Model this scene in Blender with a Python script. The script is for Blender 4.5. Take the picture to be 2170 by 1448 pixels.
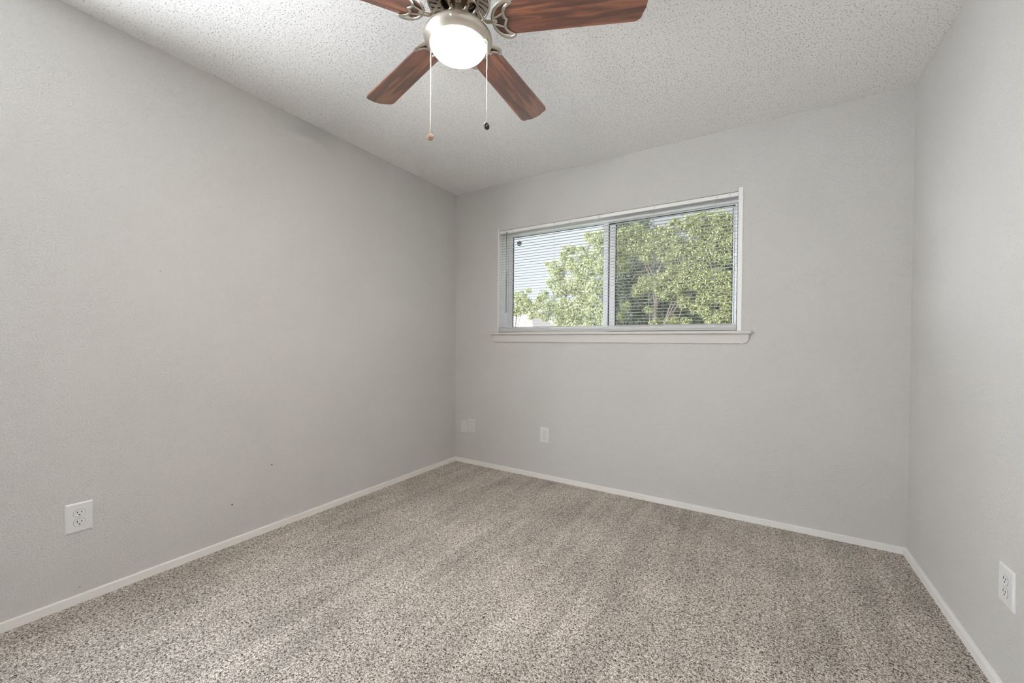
import bpy, bmesh, math, random
import numpy as np
from mathutils import Vector, Matrix

# ------------------------------------------------------------------ scene, camera, world, lights
for o in list(bpy.data.objects):
    bpy.data.objects.remove(o)
SC = bpy.context.scene
COL = SC.collection
R = math.radians
PI = math.pi

cam_d = bpy.data.cameras.new('camera')
cam = bpy.data.objects.new('camera', cam_d)
COL.objects.link(cam)
SC.camera = cam
FPX = 843.83
cam_d.sensor_width = 36.0
cam_d.lens = 36.0 * FPX / 2170
cam_d.shift_x = -10.2 / 2170
cam_d.shift_y = 12.35 / 2170
cam_d.clip_start = 0.05
cam_d.clip_end = 300
right = Vector((0.8529094, 0.52199279, 0.00831166))
up = Vector((-0.01338368, 0.005947, 0.99989275))
fwd = Vector((-0.52188738, 0.85292916, -0.01205844))
cam.matrix_world = Matrix(((right.x, up.x, -fwd.x, 2.3969),
                           (right.y, up.y, -fwd.y, -2.8379),
                           (right.z, up.z, -fwd.z, 1.0922),
                           (0, 0, 0, 1)))

VS = SC.view_settings
SC.display_settings.display_device = 'sRGB'
VS.view_transform = 'Standard'
VS.look = 'None'
VS.exposure = 0.33
VS.gamma = 1.0
VS.use_curve_mapping = False

SW_FILL_S, SW_LOW_FILL_S = 16.5, 24.0
# the sky: pale haze over the trees to the north, boosted to the unseen south-west as added fill
w = bpy.data.worlds.new('sky')
SC.world = w
w.use_nodes = True
nt = w.node_tree
nt.nodes.clear()
out = nt.nodes.new('ShaderNodeOutputWorld')
bg = nt.nodes.new('ShaderNodeBackground')
tc = nt.nodes.new('ShaderNodeTexCoord')
sep = nt.nodes.new('ShaderNodeSeparateXYZ')
mr = nt.nodes.new('ShaderNodeMapRange')
mr.inputs['From Min'].default_value = 0.15
mr.inputs['From Max'].default_value = 0.75
mr.inputs['To Min'].default_value = 0.91
# fill boosted further below the south-west horizon, to light the ceiling
mz = nt.nodes.new('ShaderNodeMapRange')
mz.inputs['From Min'].default_value = 0.05
mz.inputs['From Max'].default_value = -0.25
mz.inputs['To Min'].default_value = SW_FILL_S
mz.inputs['To Max'].default_value = SW_LOW_FILL_S
nt.links.new(mz.outputs[0], mr.inputs['To Max'])
cr = nt.nodes.new('ShaderNodeMapRange')
cr.inputs['From Min'].default_value = 0.0
cr.inputs['From Max'].default_value = 0.9
mix = nt.nodes.new('ShaderNodeMix')
mix.data_type = 'RGBA'
mix.inputs['A'].default_value = (0.92, 0.945, 1.0, 1)
mix.inputs['B'].default_value = (0.74, 0.84, 1.0, 1)
nt.links.new(tc.outputs['Generated'], sep.inputs[0])
dot = nt.nodes.new('ShaderNodeVectorMath')
dot.operation = 'DOT_PRODUCT'
dot.inputs[1].default_value = (-0.85, -0.527, 0)
nt.links.new(tc.outputs['Generated'], dot.inputs[0])
nt.links.new(dot.outputs['Value'], mr.inputs['Value'])
nt.links.new(sep.outputs['Z'], mz.inputs['Value'])
nt.links.new(sep.outputs['Z'], cr.inputs['Value'])
nt.links.new(cr.outputs[0], mix.inputs['Factor'])
nt.links.new(mix.outputs['Result'], bg.inputs['Color'])
nt.links.new(mr.outputs[0], bg.inputs['Strength'])
nt.links.new(bg.outputs[0], out.inputs[0])

sun_d = bpy.data.lights.new('sun', 'SUN')
sun_d.energy = 3.6
sun_d.angle = R(0.6)
sun_d.color = (1.0, 0.95, 0.86)
sun = bpy.data.objects.new('sun', sun_d)
COL.objects.link(sun)
sun.rotation_euler = Vector((-0.30, 0.55, -0.80)).to_track_quat('-Z', 'Y').to_euler()

LAMP_POWER = 132.0      # emission of the glass bowl of the ceiling fan

# ------------------------------------------------------------------ room measures
W, H = 3.063, 2.44
YR = -3.75             # rear wall
T = 0.12               # wall thickness
WX0, WX1, WZ0, WZ1 = 0.466, 2.293, 1.177, 2.066   # window opening

# ------------------------------------------------------------------ helpers
def tag(o, label=None, cat=None, group=None, kind=None):
    if label: o['label'] = label
    if cat: o['category'] = cat
    if group: o['group'] = group
    if kind: o['kind'] = kind
    return o

def empty(name, loc, rz=0):
    o = bpy.data.objects.new(name, None)
    COL.objects.link(o)
    o.empty_display_size = 0.05
    o.location = loc
    o.rotation_euler = (0, 0, rz)
    return o

def link_mesh(name, me, mat, parent=None):
    o = bpy.data.objects.new(name, me)
    COL.objects.link(o)
    if mat: me.materials.append(mat)
    if parent: o.parent = parent
    return o

def obj(name, bm, mat, parent=None, smooth=False, angle=35):
    me = bpy.data.meshes.new(name)
    bmesh.ops.recalc_face_normals(bm, faces=bm.faces)
    if smooth:
        for f in bm.faces: f.smooth = True
        for e in bm.edges:
            if len(e.link_faces) == 2 and e.calc_face_angle(0) > R(angle):
                e.smooth = False
    bm.to_mesh(me)
    bm.free()
    return link_mesh(name, me, mat, parent)

def box(bm, x0, x1, y0, y1, z0, z1, bev=0.0, seg=1):
    vs = [bm.verts.new(c) for c in ((x0,y0,z0),(x1,y0,z0),(x1,y1,z0),(x0,y1,z0),(x0,y0,z1),(x1,y0,z1),(x1,y1,z1),(x0,y1,z1))]
    fs = [bm.faces.new([vs[i] for i in q]) for q in ((0,3,2,1),(4,5,6,7),(0,1,5,4),(1,2,6,5),(2,3,7,6),(3,0,4,7))]
    if bev:
        es = {e for f in fs for e in f.edges}
        bmesh.ops.bevel(bm, geom=list(es), offset=bev, segments=seg, affect='EDGES', profile=0.5)

def lathe(bm, prof, seg=48, c=(0, 0, 0), close=False):
    rings = []
    for r, z in prof:
        if r < 1e-6:
            rings.append([bm.verts.new((c[0], c[1], c[2] + z))])
        else:
            rings.append([bm.verts.new((c[0] + r*math.cos(2*PI*i/seg), c[1] + r*math.sin(2*PI*i/seg), c[2] + z)) for i in range(seg)])
    pairs = list(zip(rings, rings[1:]))
    if close: pairs.append((rings[-1], rings[0]))
    for a, b in pairs:
        for i in range(seg):
            j = (i + 1) % seg
            if len(a) == 1 and len(b) == 1: continue
            if len(a) == 1: bm.faces.new((a[0], b[i], b[j]))
            elif len(b) == 1: bm.faces.new((a[i], a[j], b[0]))
            else: bm.faces.new((a[i], a[j], b[j], b[i]))

def tube(bm, pts, rad, seg=8, flat=1.0, upv=(0, 0, 1), closed=False):
    """round or flattened bar through the points; flat scales it along upv"""
    pts = [Vector(p) for p in pts]
    n = len(pts)
    rings = []
    for i, p in enumerate(pts):
        if closed:
            t = pts[(i+1) % n] - pts[i-1]
        else:
            t = pts[min(i+1, n-1)] - pts[max(i-1, 0)]
        t.normalize()
        u = Vector(upv)
        if abs(t.dot(u)) > 0.95: u = Vector((1, 0, 0))
        s = t.cross(u).normalized()
        v = s.cross(t).normalized()
        r = rad[i] if isinstance(rad, (list, tuple)) else rad
        rings.append([bm.verts.new(p + s*r*math.cos(2*PI*k/seg) + v*r*flat*math.sin(2*PI*k/seg)) for k in range(seg)])
    m = n if closed else n - 1
    for i in range(m):
        a, b = rings[i], rings[(i+1) % n]
        for k in range(seg):
            l = (k+1) % seg
            bm.faces.new((a[k], a[l], b[l], b[k]))
    if not closed:
        bm.faces.new(rings[0]); bm.faces.new(rings[-1])

def prism(bm, pts, n0, n1):
    """outline of 3D points; n0 and n1 are offset vectors of the two faces"""
    a = [bm.verts.new(Vector(p) + Vector(n0)) for p in pts]
    b = [bm.verts.new(Vector(p) + Vector(n1)) for p in pts]
    bm.faces.new(a); bm.faces.new(list(reversed(b)))
    for i in range(len(pts)):
        j = (i+1) % len(pts)
        bm.faces.new((a[i], a[j], b[j], b[i]))

def smoothline(pts, sub=4):
    """Catmull-Rom"""
    P = [Vector(p) for p in pts]
    o = []
    for i in range(len(P)-1):
        p0, p1, p2, p3 = P[max(i-1, 0)], P[i], P[i+1], P[min(i+2, len(P)-1)]
        for k in range(sub):
            t = k/sub
            o.append(0.5*((2*p1) + (p2-p0)*t + (2*p0-5*p1+4*p2-p3)*t*t + (3*p1-p0-3*p2+p3)*t**3))
    o.append(P[-1])
    return o

# ------------------------------------------------------------------ materials
def nmat(name):
    m = bpy.data.materials.new(name)
    m.use_nodes = True
    n = m.node_tree
    b = n.nodes['Principled BSDF']
    return m, n, b

def simple(name, col, rough=0.5, metal=0.0, spec=0.5, trans=None):
    m, n, b = nmat(name)
    b.inputs['Base Color'].default_value = (*col, 1)
    b.inputs['Roughness'].default_value = rough
    b.inputs['Metallic'].default_value = metal
    b.inputs['Specular IOR Level'].default_value = spec
    return m

def N(n, t, **kw):
    x = n.nodes.new(t)
    for k, v in kw.items():
        if k in x.inputs: x.inputs[k].default_value = v
        else: setattr(x, k, v)
    return x

def ramp(n, stops):
    r = n.nodes.new('ShaderNodeValToRGB')
    e = r.color_ramp.elements
    while len(e) < len(stops): e.new(0.5)
    for k, (p, c) in enumerate(stops):
        e[k].position = p
        e[k].color = (*c, 1) if len(c) == 3 else c
    return r

def paint(name, col, scale=220.0, strength=0.25, dist=0.0012, rough=0.75):
    """wall paint over a sprayed orange-peel texture"""
    m, n, b = nmat(name)
    tc = N(n, 'ShaderNodeTexCoord')
    no = N(n, 'ShaderNodeTexNoise', Scale=scale, Detail=3.0, Roughness=0.55)
    bp = N(n, 'ShaderNodeBump', Strength=strength, Distance=dist)
    n.links.new(tc.outputs['Object'], no.inputs['Vector'])
    n.links.new(no.outputs['Fac'], bp.inputs['Height'])
    n.links.new(bp.outputs['Normal'], b.inputs['Normal'])
    big = N(n, 'ShaderNodeTexNoise', Scale=1.6, Detail=2.0)
    n.links.new(tc.outputs['Object'], big.inputs['Vector'])
    r = ramp(n, [(0.3, tuple(c*0.975 for c in col)), (0.7, tuple(min(1, c*1.02) for c in col))])
    n.links.new(big.outputs['Fac'], r.inputs['Fac'])
    n.links.new(r.outputs['Color'], b.inputs['Base Color'])
    b.inputs['Roughness'].default_value = rough
    b.inputs['Specular IOR Level'].default_value = 0.3
    return m

WALLC = (0.665, 0.648, 0.626)
M_wall = paint('wall_paint', WALLC, scale=170, strength=1.0, dist=0.005)
M_trim = paint('trim_paint', (0.86, 0.835, 0.80), scale=60, strength=0.05, dist=0.001, rough=0.45)
M_sill = paint('sill_paint', (0.66, 0.635, 0.60), scale=60, strength=0.06, dist=0.001, rough=0.5)
M_white = simple('white_vinyl', (0.95, 0.955, 0.965), 0.35)
M_liner = paint('window_liner_paint', (0.93, 0.93, 0.92), scale=40, strength=0.05, dist=0.001, rough=0.5)
M_gasket = simple('dark_gasket', (0.03, 0.03, 0.035), 0.6)
def slatmat():
    m, n, b = nmat('thin_vinyl_slat')
    b.inputs['Base Color'].default_value = (0.80, 0.805, 0.81, 1)
    b.inputs['Roughness'].default_value = 0.45
    tr = N(n, 'ShaderNodeBsdfTranslucent'); tr.inputs['Color'].default_value = (0.85, 0.855, 0.86, 1)
    mx = N(n, 'ShaderNodeMixShader'); mx.inputs['Fac'].default_value = 0.2
    n.links.new(b.outputs[0], mx.inputs[1]); n.links.new(tr.outputs[0], mx.inputs[2])
    n.links.new(mx.outputs[0], n.nodes['Material Output'].inputs[0])
    return m
M_slat = slatmat()
M_rail = simple('blind_rail', (0.60, 0.59, 0.57), 0.4)
M_head = simple('blind_headrail', (0.88, 0.87, 0.84), 0.4)
M_cord = simple('cord', (0.6, 0.6, 0.6), 0.8)
M_wand = simple('clear_wand', (0.20, 0.21, 0.22), 0.25)
M_plate = simple('outlet_plastic', (0.76, 0.755, 0.745), 0.35)
M_blank = simple('painted_plate', (0.705, 0.69, 0.665), 0.5)
M_recept = simple('receptacle_plastic', (0.78, 0.78, 0.77), 0.4)
M_slot = simple('slot_black', (0.004, 0.004, 0.004), 0.8)
M_nickel = simple('brushed_nickel', (0.66, 0.62, 0.56), 0.32, 1.0)
M_nickelrefl = simple('nickel_warm_reflection', (0.62, 0.54, 0.44), 0.3, 1.0)  # nickel with its warm reflections put into the colour
M_nickeld = simple('dark_metal', (0.10, 0.07, 0.045), 0.45, 0.9)
M_brass = simple('aged_brass_bracket', (0.50, 0.38, 0.24), 0.35, 1.0)
M_chain = simple('chain_metal', (0.50, 0.43, 0.35), 0.3, 1.0)
M_copper = simple('copper_fob', (0.45, 0.30, 0.24), 0.35, 0.8)
M_darkfob = simple('dark_fob', (0.055, 0.055, 0.05), 0.35, 0.6)
M_concrete = simple('balcony_concrete', (0.62, 0.60, 0.57), 0.9)
M_roofshade = simple('soffit_paint', (0.75, 0.74, 0.72), 0.8)
M_hole = simple('nail_hole_dark', (0.05, 0.045, 0.04), 0.9)

def popcorn():
    m, n, b = nmat('popcorn_ceiling')
    tc = N(n, 'ShaderNodeTexCoord')
    no = N(n, 'ShaderNodeTexNoise', Scale=150.0, Detail=1.0, Roughness=0.5, Distortion=0.0)
    n.links.new(tc.outputs['Object'], no.inputs['Vector'])
    vo = N(n, 'ShaderNodeTexVoronoi', Scale=70.0)
    n.links.new(tc.outputs['Object'], vo.inputs['Vector'])
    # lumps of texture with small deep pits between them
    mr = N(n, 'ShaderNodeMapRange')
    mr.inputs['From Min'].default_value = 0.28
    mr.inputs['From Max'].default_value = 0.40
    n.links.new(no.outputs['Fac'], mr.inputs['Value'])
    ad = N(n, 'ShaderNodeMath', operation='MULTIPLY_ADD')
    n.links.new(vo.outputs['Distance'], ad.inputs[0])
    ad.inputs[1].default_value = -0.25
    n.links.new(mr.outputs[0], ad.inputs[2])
    bp = N(n, 'ShaderNodeBump', Strength=0.7, Distance=0.005)
    n.links.new(ad.outputs[0], bp.inputs['Height'])
    n.links.new(bp.outputs['Normal'], b.inputs['Normal'])
    # shade of the pits put into the colour as dark specks
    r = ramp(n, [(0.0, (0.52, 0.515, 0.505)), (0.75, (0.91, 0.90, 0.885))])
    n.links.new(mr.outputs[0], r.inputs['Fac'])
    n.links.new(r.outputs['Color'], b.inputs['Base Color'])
    b.inputs['Roughness'].default_value = 0.95
    b.inputs['Specular IOR Level'].default_value = 0.1
    return m
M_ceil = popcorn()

def carpet():
    m, n, b = nmat('frieze_carpet')
    tc = N(n, 'ShaderNodeTexCoord')
    mp = N(n, 'ShaderNodeMapping')
    n.links.new(tc.outputs['Object'], mp.inputs['Vector'])
    # twisted two-tone yarn
    no = N(n, 'ShaderNodeTexNoise', Scale=165.0, Detail=2.0, Roughness=0.65, Distortion=1.3)
    n.links.new(mp.outputs[0], no.inputs['Vector'])
    r = ramp(n, [(0.35, (0.045, 0.034, 0.026)), (0.455, (0.30, 0.255, 0.215)), (0.60, (0.86, 0.785, 0.71))])
    n.links.new(no.outputs['Fac'], r.inputs['Fac'])
    # vacuum streaks: sheen of the laid pile put into the colour, towards the window wall
    mp2 = N(n, 'ShaderNodeMapping')
    mp2.inputs['Rotation'].default_value = (0, 0, R(-8))
    mp2.inputs['Scale'].default_value = (11.0, 0.7, 1.0)
    n.links.new(tc.outputs['Object'], mp2.inputs['Vector'])
    st = N(n, 'ShaderNodeTexNoise', Scale=1.0, Detail=3.0, Roughness=0.6, Distortion=0.4)
    n.links.new(mp2.outputs[0], st.inputs['Vector'])
    bl = N(n, 'ShaderNodeTexNoise', Scale=2.4, Detail=3.0)
    n.links.new(tc.outputs['Object'], bl.inputs['Vector'])
    av = N(n, 'ShaderNodeMath', operation='ADD')
    n.links.new(st.outputs['Fac'], av.inputs[0]); n.links.new(bl.outputs['Fac'], av.inputs[1])
    mr = N(n, 'ShaderNodeMapRange')
    mr.inputs['From Min'].default_value = 0.75
    mr.inputs['From Max'].default_value = 1.25
    mr.inputs['To Min'].default_value = 0.82
    mr.inputs['To Max'].default_value = 1.18
    n.links.new(av.outputs[0], mr.inputs['Value'])
    mul = N(n, 'ShaderNodeVectorMath', operation='SCALE')
    n.links.new(r.outputs['Color'], mul.inputs[0])
    n.links.new(mr.outputs[0], mul.inputs['Scale'])
    n.links.new(mul.outputs[0], b.inputs['Base Color'])
    bp = N(n, 'ShaderNodeBump', Strength=0.7, Distance=0.008)
    n.links.new(no.outputs['Fac'], bp.inputs['Height'])
    n.links.new(bp.outputs['Normal'], b.inputs['Normal'])
    b.inputs['Roughness'].default_value = 1.0
    b.inputs['Specular IOR Level'].default_value = 0.05
    return m
M_carpet = carpet()

def walnut():
    m, n, b = nmat('walnut_blade')
    tc = N(n, 'ShaderNodeTexCoord')
    mp = N(n, 'ShaderNodeMapping')
    mp.inputs['Scale'].default_value = (1.2, 16.0, 4.0)
    n.links.new(tc.outputs['Object'], mp.inputs['Vector'])
    no = N(n, 'ShaderNodeTexNoise', Scale=2.2, Detail=6.0, Roughness=0.62, Distortion=0.9)
    n.links.new(mp.outputs[0], no.inputs['Vector'])
    r = ramp(n, [(0.30, (0.05, 0.018, 0.012)), (0.46, (0.12, 0.042, 0.026)), (0.60, (0.32, 0.12, 0.058)), (0.75, (0.16, 0.058, 0.034))])
    n.links.new(no.outputs['Fac'], r.inputs['Fac'])
    mp3 = N(n, 'ShaderNodeMapping')
    mp3.inputs['Scale'].default_value = (6.0, 260.0, 4.0)
    n.links.new(tc.outputs['Object'], mp3.inputs['Vector'])
    fi = N(n, 'ShaderNodeTexNoise', Scale=1.0, Detail=2.0)
    n.links.new(mp3.outputs[0], fi.inputs['Vector'])
    mr = N(n, 'ShaderNodeMapRange')
    mr.inputs['To Min'].default_value = 0.7
    mr.inputs['To Max'].default_value = 1.25
    n.links.new(fi.outputs['Fac'], mr.inputs['Value'])
    mul = N(n, 'ShaderNodeVectorMath', operation='SCALE')
    n.links.new(r.outputs['Color'], mul.inputs[0]); n.links.new(mr.outputs[0], mul.inputs['Scale'])
    n.links.new(mul.outputs[0], b.inputs['Base Color'])
    b.inputs['Roughness'].default_value = 0.4
    b.inputs['Coat Weight'].default_value = 1.0
    b.inputs['Coat Roughness'].default_value = 0.28
    b.inputs['Coat IOR'].default_value = 1.8
    return m
M_wood = walnut()

def glass(name, f=0.03, tint=(0.96, 0.975, 0.975), rg=0.35):
    m = bpy.data.materials.new(name)
    m.use_nodes = True
    n = m.node_tree
    n.nodes.clear()
    o = N(n, 'ShaderNodeOutputMaterial')
    t = N(n, 'ShaderNodeBsdfTransparent'); t.inputs['Color'].default_value = (*tint, 1)
    g = N(n, 'ShaderNodeBsdfGlossy'); g.inputs['Roughness'].default_value = rg
    mx = N(n, 'ShaderNodeMixShader'); mx.inputs['Fac'].default_value = f
    n.links.new(t.outputs[0], mx.inputs[1]); n.links.new(g.outputs[0], mx.inputs[2])
    n.links.new(mx.outputs[0], o.inputs[0])
    return m
M_glass = glass('window_glass')
M_screen = glass('insect_screened_glass', 0.03, (0.80, 0.81, 0.80))

def lampglass():
    m = bpy.data.materials.new('lit_frosted_glass')
    m.use_nodes = True
    n = m.node_tree
    b = n.nodes['Principled BSDF']
    b.inputs['Base Color'].default_value = (0.9, 0.88, 0.84, 1)
    b.inputs['Roughness'].default_value = 0.4
    b.inputs['Emission Color'].default_value = (1.0, 0.94, 0.85, 1)
    b.inputs['Emission Strength'].default_value = LAMP_POWER
    return m
M_bowl = lampglass()

def leafmat(name, c1, c2, c3):
    m, n, b = nmat(name)
    at = N(n, 'ShaderNodeAttribute', attribute_name='shade')
    r = ramp(n, [(0.0, c1), (0.5, c2), (1.0, c3)])
    n.links.new(at.outputs['Fac'], r.inputs['Fac'])
    n.links.new(r.outputs['Color'], b.inputs['Base Color'])
    b.inputs['Roughness'].default_value = 0.45
    tr = N(n, 'ShaderNodeBsdfTranslucent')
    n.links.new(r.outputs['Color'], tr.inputs['Color'])
    mx = N(n, 'ShaderNodeMixShader'); mx.inputs['Fac'].default_value = 0.35
    o = n.nodes['Material Output']
    n.links.new(b.outputs[0], mx.inputs[1]); n.links.new(tr.outputs[0], mx.inputs[2])
    n.links.new(mx.outputs[0], o.inputs[0])
    return m
M_leaf = leafmat('leaf_green', (0.09, 0.10, 0.045), (0.21, 0.22, 0.093), (0.43, 0.43, 0.17))
M_leafshade = leafmat('leaf_shaded_green', (0.05, 0.06, 0.04), (0.09, 0.105, 0.06), (0.15, 0.17, 0.085))  # leaf colours darkened to stand for deep shade between the crowns
M_bark = paint('bark', (0.13, 0.105, 0.085), scale=18, strength=0.8, dist=0.03, rough=0.9)
M_grass = paint('lawn', (0.11, 0.12, 0.075), scale=8, strength=0.5, dist=0.05, rough=1.0)
M_shingle = paint('roof_shingle', (0.30, 0.265, 0.25), scale=12, strength=0.4, dist=0.03, rough=0.9)
M_siding = paint('pale_siding', (0.45, 0.445, 0.44), scale=3, strength=0.1, dist=0.02, rough=0.7)
M_fascia = simple('dark_fascia', (0.12, 0.12, 0.12), 0.6)
# ------------------------------------------------------------------ the room shell
def slab(name, x0, x1, y0, y1, z0, z1, mat, kind='structure'):
    bm = bmesh.new(); box(bm, x0, x1, y0, y1, z0, z1)
    return tag(obj(name, bm, mat), kind=kind)

slab('floor', 0, W, YR, 0, -0.15, 0, M_carpet)
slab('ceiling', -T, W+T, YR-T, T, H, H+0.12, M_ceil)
# opening added in the left wall, out of frame, to let fill light in
DY0, DY1, DZ0, DZ1 = YR+0.04, -2.70, 0.80, 2.22
bm = bmesh.new()
for y0, y1, z0, z1 in ((YR-T, DY0, -0.15, H), (DY1, T, -0.15, H), (DY0, DY1, -0.15, DZ0), (DY0, DY1, DZ1, H)):
    box(bm, -T, 0, y0, y1, z0, z1)
bmesh.ops.remove_doubles(bm, verts=bm.verts, dist=1e-5)
tag(obj('wall_left', bm, M_wall), kind='structure')
slab('wall_right', W, W+T, YR-T, T, -0.15, H, M_wall)

def wall_with_hole(name, y0, y1, hx0, hx1, hz0, hz1, x0=0.0, x1=W):
    bm = bmesh.new()
    for a, b, c, d in ((x0, hx0, -0.15, H), (hx1, x1, -0.15, H), (hx0, hx1, -0.15, hz0), (hx0, hx1, hz1, H)):
        if b - a > 1e-4 and d - c > 1e-4:
            box(bm, a, b, y0, y1, c, d)
    bmesh.ops.remove_doubles(bm, verts=bm.verts, dist=1e-5)
    # drop the inner faces the four boxes share
    seen = {}
    for f in list(bm.faces):
        k = tuple(round(v, 4) for v in f.calc_center_median()) + (round(f.calc_area(), 4),)
        seen.setdefault(k, []).append(f)
    dead = [f for v in seen.values() if len(v) > 1 for f in v]
    bmesh.ops.delete(bm, geom=dead, context='FACES')
    return tag(obj(name, bm, M_wall), kind='structure')

wall_with_hole('wall_back', 0, T, WX0, WX1, WZ0-0.02, WZ1)
slab('wall_rear', 0, W, YR-T, YR, -0.15, H, M_wall)

# baseboards: slim, square-edged, just proud of the carpet
BT, BH = 0.0157, 0.0346
def baseboard(name, x0, x1, y0, y1):
    bm = bmesh.new(); box(bm, x0, x1, y0, y1, -0.01, BH, 0.0012, 1)
    tag(obj(name, bm, M_trim), kind='structure')
baseboard('baseboard_left', 0, BT, YR, -BT-0.0004)
baseboard('baseboard_back', 0.0, W, -BT, 0)
baseboard('baseboard_right', W-BT, W, YR, -BT-0.0004)

# nail holes and nicks in the left wall
wl = bpy.data.objects['wall_left']
for y, z, r in ((-1.62, 0.375, 0.0028), (-1.822, 0.213, 0.0032), (-2.118, 1.412, 0.0014), (-2.381, 0.062, 0.0016)):
    bm = bmesh.new()
    vs = [bm.verts.new((0.0004, y + r*1.3*math.cos(a*PI/5), z + r*math.sin(a*PI/5))) for a in range(10)]
    vb = [bm.verts.new((0.0002, y + r*1.3*math.cos(a*PI/5), z + r*math.sin(a*PI/5))) for a in range(10)]
    bm.faces.new(vs)
    for i in range(10): bm.faces.new((vs[i], vs[(i+1) % 10], vb[(i+1) % 10], vb[i]))
    obj('nail_hole', bm, M_hole, wl)

def loc(bm, d):   # shift mesh into the empty's space
    bmesh.ops.translate(bm, verts=bm.verts, vec=-Vector(d))
d1 = tag(empty('added_fill_window', (-T/2, (DY0+DY1)/2, DZ0)), kind='structure')  # unseen window, added to brighten the room
bm = bmesh.new()
for y0, y1, z0, z1 in ((DY0, DY0+.04, DZ0, DZ1), (DY1-.04, DY1, DZ0, DZ1), (DY0+.04, DY1-.04, DZ1-.04, DZ1), (DY0+.04, DY1-.04, DZ0, DZ0+.04)):
    box(bm, -.09, -.03, y0, y1, z0, z1)
loc(bm, d1.location); obj('window_frame', bm, M_white, d1)  # frame of the added, unseen fill window
bm = bmesh.new(); box(bm, -.063, -.057, DY0+.04, DY1-.04, DZ0+.04, DZ1-.04)
loc(bm, d1.location); obj('glass_pane', bm, M_glass, d1)

# ------------------------------------------------------------------ window
w1 = tag(empty('window_1', ((WX0+WX1)/2, 0.0, WZ0)), kind='structure')
def wpart(name, boxes, mat, parent=None, bev=0.0):
    bm = bmesh.new()
    for b in boxes: box(bm, *b, bev)
    loc(bm, w1.location)
    return obj(name, bm, mat, parent or w1)
# painted liners at both sides of the opening (the right one is the wider), a head liner
JL, JR = WX0 + 0.006, WX1 - 0.024
wpart('jamb_liner', [(WX0, JL, -0.003, 0.075, WZ0, WZ1)], M_liner)
wpart('head_liner', [(JL, JR, -0.002, 0.070, 2.0455, WZ1)], M_wall)
wpart('jamb_liner', [(JR, WX1, -0.003, 0.075, WZ0, WZ1)], M_liner)
# main frame
FY0, FY1 = 0.070, 0.115
wpart('window_frame', [(WX0, WX0+.045, FY0, FY1, WZ0, WZ1), (WX1-.055, WX1, FY0+.006, FY1, WZ0, WZ1),
                       (WX0+.045, WX1-.055, FY0, FY1, WZ1-.063, WZ1), (WX0+.045, WX1-.055, FY0, FY1, WZ0, WZ0+.028)], M_white)
# fixed light on the left
LX0, LX1, LZ0, LZ1 = 0.556, 1.402, 1.222, 1.998
s = wpart('fixed_sash', [(WX0+.045, LX0, FY0+.016, FY1-.004, WZ0+.028, WZ1-.063), (LX0, LX1, FY0+.004, FY1-.004, LZ1, WZ1-.063),
                         (LX0, LX1, FY0+.016, FY1-.004, WZ0+.028, LZ0)], M_white)
wpart('gasket', [(LX0, LX0+.006, .095, .104, LZ0, LZ1), (LX0+.006, LX1, .095, .104, LZ1-.003, LZ1), (LX0+.006, LX1, .095, .104, LZ0, LZ0+.003)], M_gasket, s)
wpart('glass_pane', [(LX0+.006, LX1, .097, .101, LZ0+.003, LZ1-.003)], M_glass, s)
# sliding sash on the right, on the inner track: outer rim, dark groove, inner bead, gasket
RX0, RX1, RZ0, RZ1 = 1.386, 2.262, 1.205, 2.000
GX0, GX1, GZ0, GZ1 = 1.478, 2.234, 1.226, 1.972
s2 = wpart('sliding_sash', [(RX0, RX0+.036, .046, .074, RZ0, RZ1), (RX1-.012, RX1, .046, .074, RZ0, RZ1),
                            (RX0+.036, RX1-.012, .046, .074, RZ1-.018, RZ1), (RX0+.036, RX1-.012, .046, .074, RZ0, GZ0-.004)], M_white)
wpart('sash_bead', [(RX0+.044, GX0-.005, .056, .078, GZ0-.004, RZ1-.026), (GX1+.005, RX1-.016, .056, .078, GZ0-.004, RZ1-.026),
                    (GX0-.005, GX1+.005, .056, .078, GZ1+.004, RZ1-.026)], M_white, s2)
wpart('gasket', [(RX0+.036, RX0+.044, .058, .076, GZ0-.004, RZ1-.018), (RX0+.044, RX1-.012, .058, .076, RZ1-.0225, RZ1-.018),
                 (GX0-.005, GX0, .060, .072, GZ0, GZ1), (GX1, GX1+.005, .060, .072, GZ0, GZ1),
                 (GX0, GX1, .060, .072, GZ1, GZ1+.004), (GX0-.005, GX1+.005, .060, .072, GZ0-.004, GZ0)], M_gasket, s2)
wpart('glass_pane', [(GX0, GX1, .064, .068, GZ0, GZ1)], M_screen, s2)
for z in (1.43, 1.79):
    wpart('sash_latch', [(RX0-.014, RX0, .050, .068, z-.028, z+.028)], simple('grey_latch', (0.30, 0.31, 0.36), .5), s2, bev=.003)
# the round grey sticker on the fixed pane
cx, cz = 0.619, 1.944
st = bmesh.new()
lathe(st, [(0.0, .0), (.022, .0), (.022, .001), (.0, .001)], 28)
bmesh.ops.rotate(st, verts=st.verts, cent=(0, 0, 0), matrix=Matrix.Rotation(R(90), 3, 'X'))
bmesh.ops.translate(st, verts=st.verts, vec=(cx, .0965, cz)); loc(st, w1.location)
stk = obj('round_sticker', st, simple('sticker_grey', (0.34, 0.34, 0.33), .6), s)
st = bmesh.new()
lathe(st, [(.018, .0), (.0225, .0), (.0225, .0016), (.018, .0016)], 28, close=True)
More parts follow.
